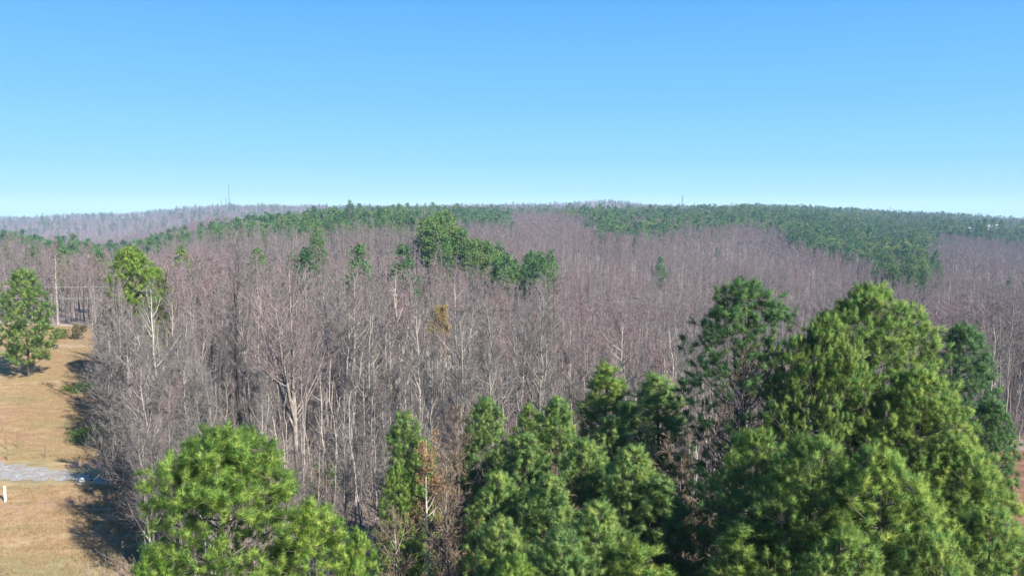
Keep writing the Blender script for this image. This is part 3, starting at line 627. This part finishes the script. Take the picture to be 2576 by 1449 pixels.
# individuals: the 280 nearest leafless trees and the 250 nearest pines in the frame
bi = np.where(~ispine & inframe)[0]; bi = bi[np.argsort(Y[bi])]
pi_ = np.where(ispine & inframe)[0]; pi_ = pi_[np.argsort(Y[pi_])]
IB, IP = bi[:280], pi_[:250]
ORD = ['first', 'second', 'third', 'fourth', 'fifth', 'sixth', 'seventh', 'eighth', 'ninth', 'tenth', 'eleventh', 'twelfth', 'thirteenth', 'fourteenth', 'fifteenth', 'sixteenth', 'seventeenth', 'eighteenth', 'nineteenth', 'twentieth', 'twenty-first', 'twenty-second', 'twenty-third', 'twenty-fourth', 'twenty-fifth', 'twenty-sixth', 'twenty-seventh', 'twenty-eighth', 'twenty-ninth', 'thirtieth'] + [f'{a}{b}' for a in ('thirty-', 'forty-', 'fifty-') for b in ('first', 'second', 'third', 'fourth', 'fifth', 'sixth', 'seventh', 'eighth', 'ninth')]
def label_rows(ids, lm, ranks, fmt):
    """label each tree by landmark to its left, its row and its count from that landmark"""
    out = {}; lpx = np.array([a for a, _ in lm]); qs = np.quantile(Y[ids], np.linspace(0, 1, len(ranks)+1)[1:-1])
    cellmap = {}
    for i in ids:
        s = int(np.searchsorted(lpx, PX[i]) - 1); s = max(s, 0); rk = int(np.searchsorted(qs, Y[i]))
        cellmap.setdefault((s, rk), []).append(i)
    for (s, rk), L in cellmap.items():
        L.sort(key=lambda i: PX[i])
        for n_, i in enumerate(L): out[i] = fmt(ORD[min(n_, len(ORD)-1)], lm[s][1], ranks[rk], i)
    return out
BLM = [(-99, 'left picture edge'), (230, 'wood edge'), (335, 'thin topped pine'), (460, 'domed pine\'s left side'), (588, 'tall slender tree'), (738, 'wide forking tree'), (870, 'pine group\'s right side'), (1002, 'pale double stem'),
       (1088, 'leaning pale trunk'), (1205, 'thick grey leaning trunk'), (1300, 'reddish crowns'), (1395, 'dark straight trunk'), (1502, 'tallest thicket pine'), (1650, 'yellow green pine'), (1888, 'open crowned pine'), (2030, 'big shoulder pine'), (2195, 'tallest big pine'), (2415, 'dark far pine')]
bl = label_rows(IB, BLM, ['front', 'second', 'third', 'back'], lambda o, l, r, i: f'{o} grey leafless tree right of the {l}, {r} row of the wood')
PLM = [(-99, 'left picture edge'), (180, 'round shrub'), (335, 'thin topped pine'), (575, 'radio mast'), (740, 'wide forking tree'), (880, 'tall skyline pine'), (1002, 'pale double stem'), (1065, 'green pine clump\'s left end'), (1140, 'green clump\'s first third'), (1205, 'green clump\'s second third'), (1270, 'bare gap'),
       (1505, 'big stand\'s left end'), (1717, 'thin mast'), (1888, 'open crowned pine'), (2050, 'big shoulder pine'), (2195, 'tallest big pine'), (2345, 'tip of the big stand')]
pl = label_rows(IP, PLM, ['nearest', 'second', 'third', 'fourth', 'farthest'], lambda o, l, r, i: f'{o} small distant green pine right of the {l}, {r} row')
GREY = []
for tr, cr, h0 in BARE:
    c2 = cr.copy(); c2.materials[0] = M['grey_twig']; GREY.append((tr, c2, h0))
for i in IB:
    v = int(rng.integers(0, len(BARE))); s = hs_[i]
    tr, cr, h0 = (GREY if (Y[i] < 76 and rng.random() < 0.8) or rng.random() < 0.15 else BARE)[v]
    place('bare_tree', bl[i], 'bare tree', (tr, cr), (X[i], Y[i], Z[i]), rot[i], s*rng.uniform(0.85, 1.1), s, 'leafless trees of the wood')
for i in IP:
    v = int(rng.integers(0, len(MIDP))); tr, cr, h0 = MIDP[v]; s = hs_[i]
    place('pine_tree', pl[i], 'pine tree', (tr, cr), (X[i], Y[i], Z[i]), rot[i], s, s, 'distant pines')
# lone pines that show in the far right wood
for n_, (px, top, Y_, lab) in enumerate(((2380, 655, 500, 'lone dark round pine among bare trees at the right'), (2467, 652, 560, 'small lone pine right of the lone dark round pine'), (2497, 655, 570, 'small bushy pine, middle of three at the far right'),
        (2531, 656, 590, 'small pine nearest the right edge, third of the three'), (2476, 698, 430, 'tiny dark pine low under the three small pines'), (2541, 696, 440, 'tiny dark pine low near the right edge'), (880, 503, 520, 'tall pine standing above the skyline left of centre'), (2478, 549, 815, 'dark pine left of the long pale house on the right skyline'), (2499, 551, 820, 'dark pine hiding the right end of the long pale house'), (2462, 553, 860, 'dark round pine on the right skyline left of the house'), (2520, 552, 870, 'dark pine right of the pale houses on the skyline'))):
    x, _, zt = pos(px, top, Y_); g0 = float(terrain(x, Y_)); tr, cr, h0 = MIDP[n_ % 4]; s = max((zt-g0)/h0, 0.4)
    place('pine_tree', lab, 'pine tree', (tr, cr), (x, Y_, g0), n_*1.3, s*0.85, s)

# the rest of the woods: instanced, one object each
def scatter_object(name, label, cat, src, P, rz, sc, idx):
    coll = D.collections.new(name + '_sources')
    for k, me in enumerate(src): coll.objects.link(D.objects.new(f'{name}_source_{k:02d}', me))
    me = D.meshes.new(name); me.vertices.add(len(P)); me.vertices.foreach_set('co', np.asarray(P, np.float32).ravel())
    for nm, ty, val in (('rx', 'FLOAT', np.random.default_rng(3).normal(size=len(P))*0.04), ('rz', 'FLOAT', rz), ('sc', 'FLOAT', sc), ('idx', 'INT', idx)):
        at = me.attributes.new(nm, ty, 'POINT'); at.data.foreach_set('value', np.asarray(val, np.int32 if ty == 'INT' else np.float32))
    ng = D.node_groups.new(name, 'GeometryNodeTree')
    ng.interface.new_socket('Geometry', in_out='INPUT', socket_type='NodeSocketGeometry'); ng.interface.new_socket('Geometry', in_out='OUTPUT', socket_type='NodeSocketGeometry')
    N_ = ng.nodes; gi, go = N_.new('NodeGroupInput'), N_.new('NodeGroupOutput')
    ci = N_.new('GeometryNodeCollectionInfo'); ci.inputs[0].default_value = coll; ci.inputs['Separate Children'].default_value = True; ci.inputs['Reset Children'].default_value = True
    ip = N_.new('GeometryNodeInstanceOnPoints'); ip.inputs['Pick Instance'].default_value = True
    def na(nm, ty):
        a = N_.new('GeometryNodeInputNamedAttribute'); a.data_type = ty; a.inputs[0].default_value = nm; return a.outputs[0]
    cx = N_.new('ShaderNodeCombineXYZ'); Lk = ng.links.new
    Lk(gi.outputs[0], ip.inputs['Points']); Lk(ci.outputs[0], ip.inputs['Instance']); Lk(na('idx', 'INT'), ip.inputs['Instance Index'])
    Lk(na('rx', 'FLOAT'), cx.inputs[0]); Lk(na('rz', 'FLOAT'), cx.inputs[2]); Lk(cx.outputs[0], ip.inputs['Rotation']); Lk(na('sc', 'FLOAT'), ip.inputs['Scale']); Lk(ip.outputs[0], go.inputs[0])
    o = D.objects.new(name, me); link(o); md = o.modifiers.new('scatter', 'NODES'); md.node_group = ng
    tag(o, label, cat, kind='stuff'); return o

def joined(a, b, mats, name):
    g = Geo(); g.v = a.v + b.v; off = a.n
    g.f = list(a.f) + [(f + off, 1, s) for f, _, s in b.f]; g.n = a.n + b.n
    return g.mesh(name, mats)
MIDB = [joined(*bare_tree(500+q, h=h, r0=r, t0=t0, spread=sp, limbs=16, sub=5, tw=5, wtw=0.05, crook=0.02), [M['far_bark'], M['twig']], 'bare_tree') for q, (h, r, t0, sp) in enumerate(((18, 0.16, 0.40, 2.9), (17, 0.13, 0.48, 2.4), (19, 0.17, 0.36, 3.3), (15, 0.11, 0.35, 2.2)))]
FARB = [joined(*bare_tree(520+q, h=18, r0=0.16, t0=0.3, spread=sp, limbs=12, sub=4, tw=4, wtw=0.11, tlen=1.5), [M['far_bark'], M['twig']], 'bare_tree') for q, sp in enumerate((3.6, 4.2, 5.0))]
MIDPJ = [joined(*far_pine(200+q, h, Rc, b, 1300, 0.5, 0.8), [M['mid_bark'], M['needle_far']], 'pine_tree') for q, (h, Rc, b) in enumerate(((20, 2.9, 0.42), (18, 2.4, 0.35), (21, 3.2, 0.5), (17, 2.6, 0.25)))]
FARP = [joined(*far_pine(540+q, h, Rc, 0.22, 560, 0.85, 0.85), [M['mid_bark'], M['needle_far']], 'pine_tree') for q, (h, Rc) in enumerate(((20, 3.6), (19, 4.4), (22, 4.0)))]
used = np.zeros(N, bool); used[IB] = True; used[IP] = True
def sub(mask): return np.where(mask & ~used)[0]
def mass(name, label, src, ids, s=1.0):
    scatter_object(name, label, 'forest', src, np.stack([X[ids], Y[ids], Z[ids]], 1), rot[ids], hs_[ids]*s, rng.integers(0, len(src), len(ids)))
mass('bare_wood', 'dense grey and mauve leafless wood filling the valley', MIDB, sub(~ispine & (Y < 430)))
mass('distant_bare_wood', 'hazy leafless wood on the far slopes and ridges', FARB, sub(~ispine & (Y >= 430)))
mass('pine_wood', 'green pine stands behind the leafless wood', MIDPJ, sub(ispine & (Y < 520)))
mass('distant_pine_wood', 'far green pines along the skyline', FARP, sub(ispine & (Y >= 520)))

# undergrowth: brush under and at the edge of the near wood
ux, uy = cells(44, 135, 1.9); upx = CX + F*ux/uy
k = ~((uy < YEND) & (ux < np.interp(uy, EY, EX) + np.where(uy > 116, 8, 0.5))) & ~((uy < 80) & (ux > 0.60*uy)) & ~((uy > 112) & (ux > -0.115*uy) & (ux < -0.012*uy)) & (rng.random(len(ux)) < 0.8)
ux, uy = ux[k], uy[k]
BR = [brush(600+q, h, 14, 0.03).mesh('brush', [M['mauve_brush']]) for q, h in enumerate((2.2, 3.0, 3.8, 1.6))]
scatter_object('undergrowth', 'tangled grey brush under the leafless trees', 'undergrowth', BR, np.stack([ux, uy, terrain(ux, uy)], 1), rng.uniform(0, 6.28, len(ux)), rng.uniform(0.6, 1.25, len(ux))*(1 + 0.5*np.exp(-np.abs(ux - np.interp(uy, EY, EX) - 4)/5)), rng.integers(0, 4, len(ux)))
# thin poles between the big trunks
sx, sy = cells(56, 150, 2.9); spx = CX + F*sx/sy
k = ~((sy < YEND) & (sx < np.interp(sy, EY, EX) + np.where(sy > 116, 12, 1.5))) & ~((sy < 82) & (sx > 0.58*sy)) & ~((sy > 112) & (sx > -0.115*sy) & (sx < -0.012*sy) & (rng.random(len(sx)) < 0.8))
sx, sy = sx[k], sy[k]
SAP = [joined(*bare_tree(640+q, h=h, r0=0.045, t0=0.4, spread=1.2, limbs=12, sub=4, tw=4, wtw=0.022, crook=0.03), [M['bark'], M['twig']], 'sapling') for q, h in enumerate((9, 11, 7.5))]
scatter_object('saplings', 'thin grey saplings crowding between the trunks', 'saplings', SAP, np.stack([sx, sy, terrain(sx, sy)], 1), rng.uniform(0, 6.28, len(sx)), rng.uniform(0.7, 1.3, len(sx)), rng.integers(0, 3, len(sx)))
# grass tufts on the clearing
def tuft(seed, n, h):
    r_ = np.random.default_rng(seed); g = Geo(); B = r_.normal(size=(n, 3))*[0.22, 0.22, 0]; Dd = unit(r_.normal(size=(n, 3))*[0.6, 0.6, 0] + [0, 0, 1]); S = unit(np.cross(Dd, r_.normal(size=(n, 3))))*0.012
    g.add(np.stack([B-S, B+S, B+Dd*h*(0.5+r_.random((n, 1)))], 1), np.arange(n*3).reshape(-1, 3)); return g.mesh('grass_tuft', [M['straw']])
gn = 16000; gy = rng.uniform(45, YEND-3, gn); gx_ = np.interp(gy, EY, EX) - np.abs(rng.normal(size=gn))*9 + 0.8
k = ~((gy > on_ground(0, 1222)[1]) & (gy < on_ground(0, 1158)[1])); gy, gx_ = gy[k], gx_[k]
scatter_object('grass', 'short dry grass tufts in the clearing', 'grass', [tuft(1, 40, 0.10), tuft(2, 30, 0.16)], np.stack([gx_, gy, terrain(gx_, gy)+0.03], 1), rng.uniform(0, 6.28, len(gx_)), rng.uniform(0.6, 1.5, len(gx_)), rng.integers(0, 2, len(gx_)))

# ------------------------------------------------------------------ small things
def bar(g, a, b, r1, r2=None, sides=6): tubes(g, np.array([[a, b]], float), np.array([[r1, r2 if r2 is not None else r1]]), sides)
def box(g, c, s):
    c, s = np.array(c, float), np.array(s, float)/2
    V = np.array([[x, y, z] for x in (-1, 1) for y in (-1, 1) for z in (-1, 1)])*s + c
    g.add(V, [[0, 1, 3, 2], [4, 6, 7, 5], [0, 4, 5, 1], [2, 3, 7, 6], [0, 2, 6, 4], [1, 5, 7, 3]])
# white post by the drive
x, y = on_ground(14, 1262); o = tag(empty('marker_post', (x, y, 0.03)), 'short white post at the left edge below the gravel drive', 'post')
g = Geo(); box(g, (0, 0, 0.62), (0.13, 0.13, 1.24)); box(g, (0, 0, 1.27), (0.17, 0.17, 0.05)); g.obj('post', [M['white_paint']], o)
x, y = on_ground(206, 1213); g = Geo(); box(g, (0, 0, 0.16), (0.34, 0.26, 0.32)); box(g, (0.02, 0, 0.335), (0.26, 0.2, 0.04)); o = g.obj('marker_block', [M['white_paint']]); o.location = (x, y, 0.05)
tag(o, 'small white block at the right end of the gravel drive', 'block')
# newly planted thin saplings on the lawn
for n_, (px, py, hh, lab) in enumerate(((5, 1090, 1.6, 'thin young planted tree at the left edge, farthest of the five above the gravel'), (15, 1130, 1.7, 'thin young planted tree second from the left edge above the gravel'), (46, 1128, 1.8, 'thin young planted tree in the middle of the five above the gravel'), (19, 1158, 1.2, 'thin young planted tree just above the gravel at the left edge'), (114, 1152, 1.6, 'thin young planted tree rightmost of the five above the gravel'))):
    x, y = on_ground(px, py); o = tag(empty('young_tree', (x, y, 0.03)), lab, 'young tree', 'young trees planted on the grass')
    gg = Geo(); t = np.linspace(0, 1, 5); tubes(gg, np.stack([0.05*np.sin(t*5+n_), 0*t, t*hh], 1)[None], (0.035*(1-t)+0.012)[None], 5); gg.obj('trunk', [M['brown_twig']], o)
    c = Geo(); r_ = np.random.default_rng(n_); st = np.array([[[0, 0, 0.3*hh], [0, 0, hh]]]); b_, l_, _ = grow(st, 12, 0, 1, np.array([0.5]), 0.6, 0.15, r_, K=3); ribbons(c, b_, 0.02, r_); c.obj('crown', [M['brown_twig']], o)

# overhead wires with two poles, beyond the grass at the left
wy = 158
A = pos(-420, 700, wy); B = pos(560, 712, wy+6)
poles = []
for n_, (P_, lab) in enumerate(((A, 'grey utility pole carrying the wires, outside the left edge'), (B, 'grey utility pole hidden in the wood at the right end of the wires'))):
    g0 = float(terrain(P_[0], P_[1])); o = tag(empty('utility_pole', (P_[0], P_[1], g0)), lab, 'utility pole')
    g = Geo(); bar(g, (0, 0, 0), (0, 0, P_[2]-g0+0.4), 0.16, 0.11, 8); g.obj('pole', [M['mid_bark']], o)
    g = Geo(); box(g, (0, 0, P_[2]-g0-0.1), (0.12, 2.2, 0.14)); g.obj('cross_arm', [M['mid_bark']], o)
for (dz, lab) in ((0.0, 'upper thin pale wire strung before the trunks at the left'), (-2.3, 'lower thin pale wire strung before the trunks at the left')):
    t = np.linspace(0, 1, 40); P_ = np.stack([A[0]+(B[0]-A[0])*t, A[1]+(B[1]-A[1])*t, A[2]+(B[2]-A[2])*t + dz - 5.2*t*(1-t)], 1)[None]
    g = Geo(); tubes(g, P_, np.full((1, 40), 0.028), 4); tag(g.obj('overhead_wire', [M['wire']]), lab, 'wire', 'wires beyond the grass')

# masts on the skyline
def mast(px, top, Yd, wd, lab, guys=True, name='radio_mast'):
    x, _, zt = pos(px, top, Yd); g0 = float(terrain(x, Yd)); H = zt-g0; o = tag(empty(name, (x, Yd, g0)), lab, 'radio mast')
    g = Geo(); a = [(wd*math.cos(q), wd*math.sin(q)) for q in (0.5, 2.6, 4.7)]; lw = 0.00011*Yd
    for q in range(3): bar(g, (*a[q], 0), (*a[q], H), lw, lw, 4)
    n_ = int(H/(wd*2.5))
    for k_ in range(n_):
        z0, z1 = k_*H/n_, (k_+1)*H/n_
        for q in range(3): bar(g, (*a[q], z0), (*a[(q+1) % 3], z1), 0.06, 0.06, 3)
    g.obj('lattice', [M['steel']], o)
    if guys:
        g = Geo()
        for q in range(3):
            for f in (0.45, 0.8): bar(g, (0, 0, H*f), (math.cos(q*2.1)*H*0.5, math.sin(q*2.1)*H*0.5, 0), 0.05, 0.05, 3)
        g.obj('guy_wires', [M['steel']], o)
    g = Geo(); bar(g, (0, 0, H), (0, 0, H*1.03), 0.1, 0.05, 5); g.obj('antenna', [M['steel']], o)
mast(575, 462, 2150, 1.2, 'tall thin radio mast on the left ridge')
mast(568, 497, 2180, 0.9, 'shorter thin mast just left of the tall radio mast', False)
mast(556, 503, 2200, 0.9, 'shortest thin mast, leftmost of the three on the left ridge', False)
mast(1717, 492, 900, 0.7, 'thin mast rising above the pines right of centre', False)
mast(2240, 520, 1500, 0.5, 'faint thin mast on the right skyline', False)

# far houses
def house(px, py, Yd, wd, dp, hh, rz, lab):
    x, _, z = pos(px, py, Yd); z0 = z - 2.0
    o = tag(empty('house', (x, Yd, z0), rz), lab, 'house')
    g = Geo(); box(g, (0, 0, hh/2 - 6), (wd, dp, hh + 12)); w_ = g.obj('wall', [M['siding']], o)
    g = Geo(); a, b = wd/2+0.5, dp/2+0.5; r_ = dp*0.32
    V = [(-a, -b, hh), (a, -b, hh), (a, b, hh), (-a, b, hh), (-a, 0, hh+r_), (a, 0, hh+r_)]
    g.add(V, [[0, 1, 5, 4], [2, 3, 4, 5]]); g.add(V, [[0, 4, 3], [1, 2, 5]]); g.obj('roof', [M['roofing']], o)
    for q in (-0.3, 0.0, 0.3):
        g = Geo(); box(g, (q*wd, -dp/2 - 0.03, hh*0.55), (1.4, 0.08, 1.5)); g.obj('window', [M['dark_glass']], o)
house(2487, 570, 830, 7.5, 6, 1.8, 0.15, 'long pale house among dark pines on the right skyline')
house(2506, 567, 900, 4.5, 4, 1.6, -0.1, 'pale roofed house behind and right of the long pale house')
# shed
house(2441, 575, 800, 4, 4, 1.8, 0.2, 'small white shed left of the long pale house')
house(1492, 510, 2120, 12, 9, 5, 0.1, 'tiny white house on the far central ridge')

# ------------------------------------------------------------------ haze
hz_ = Geo(); box(hz_, (0, 1550, 20), (7600, 3400, 170))
hm = D.materials.new('thin_haze'); hm.use_nodes = True; n = hm.node_tree; n.nodes.remove(n.nodes['Principled BSDF'])
pv = n.nodes.new('ShaderNodeVolumePrincipled'); pv.inputs['Color'].default_value = (0.52, 0.70, 1.0, 1); pv.inputs['Density'].default_value = 0.00016; pv.inputs['Anisotropy'].default_value = 0.0
n.links.new(pv.outputs[0], n.nodes['Material Output'].inputs['Volume'])
ho = tag(hz_.obj('haze', [hm]), 'thin bluish air between the camera and the far ridges', 'haze', kind='stuff')
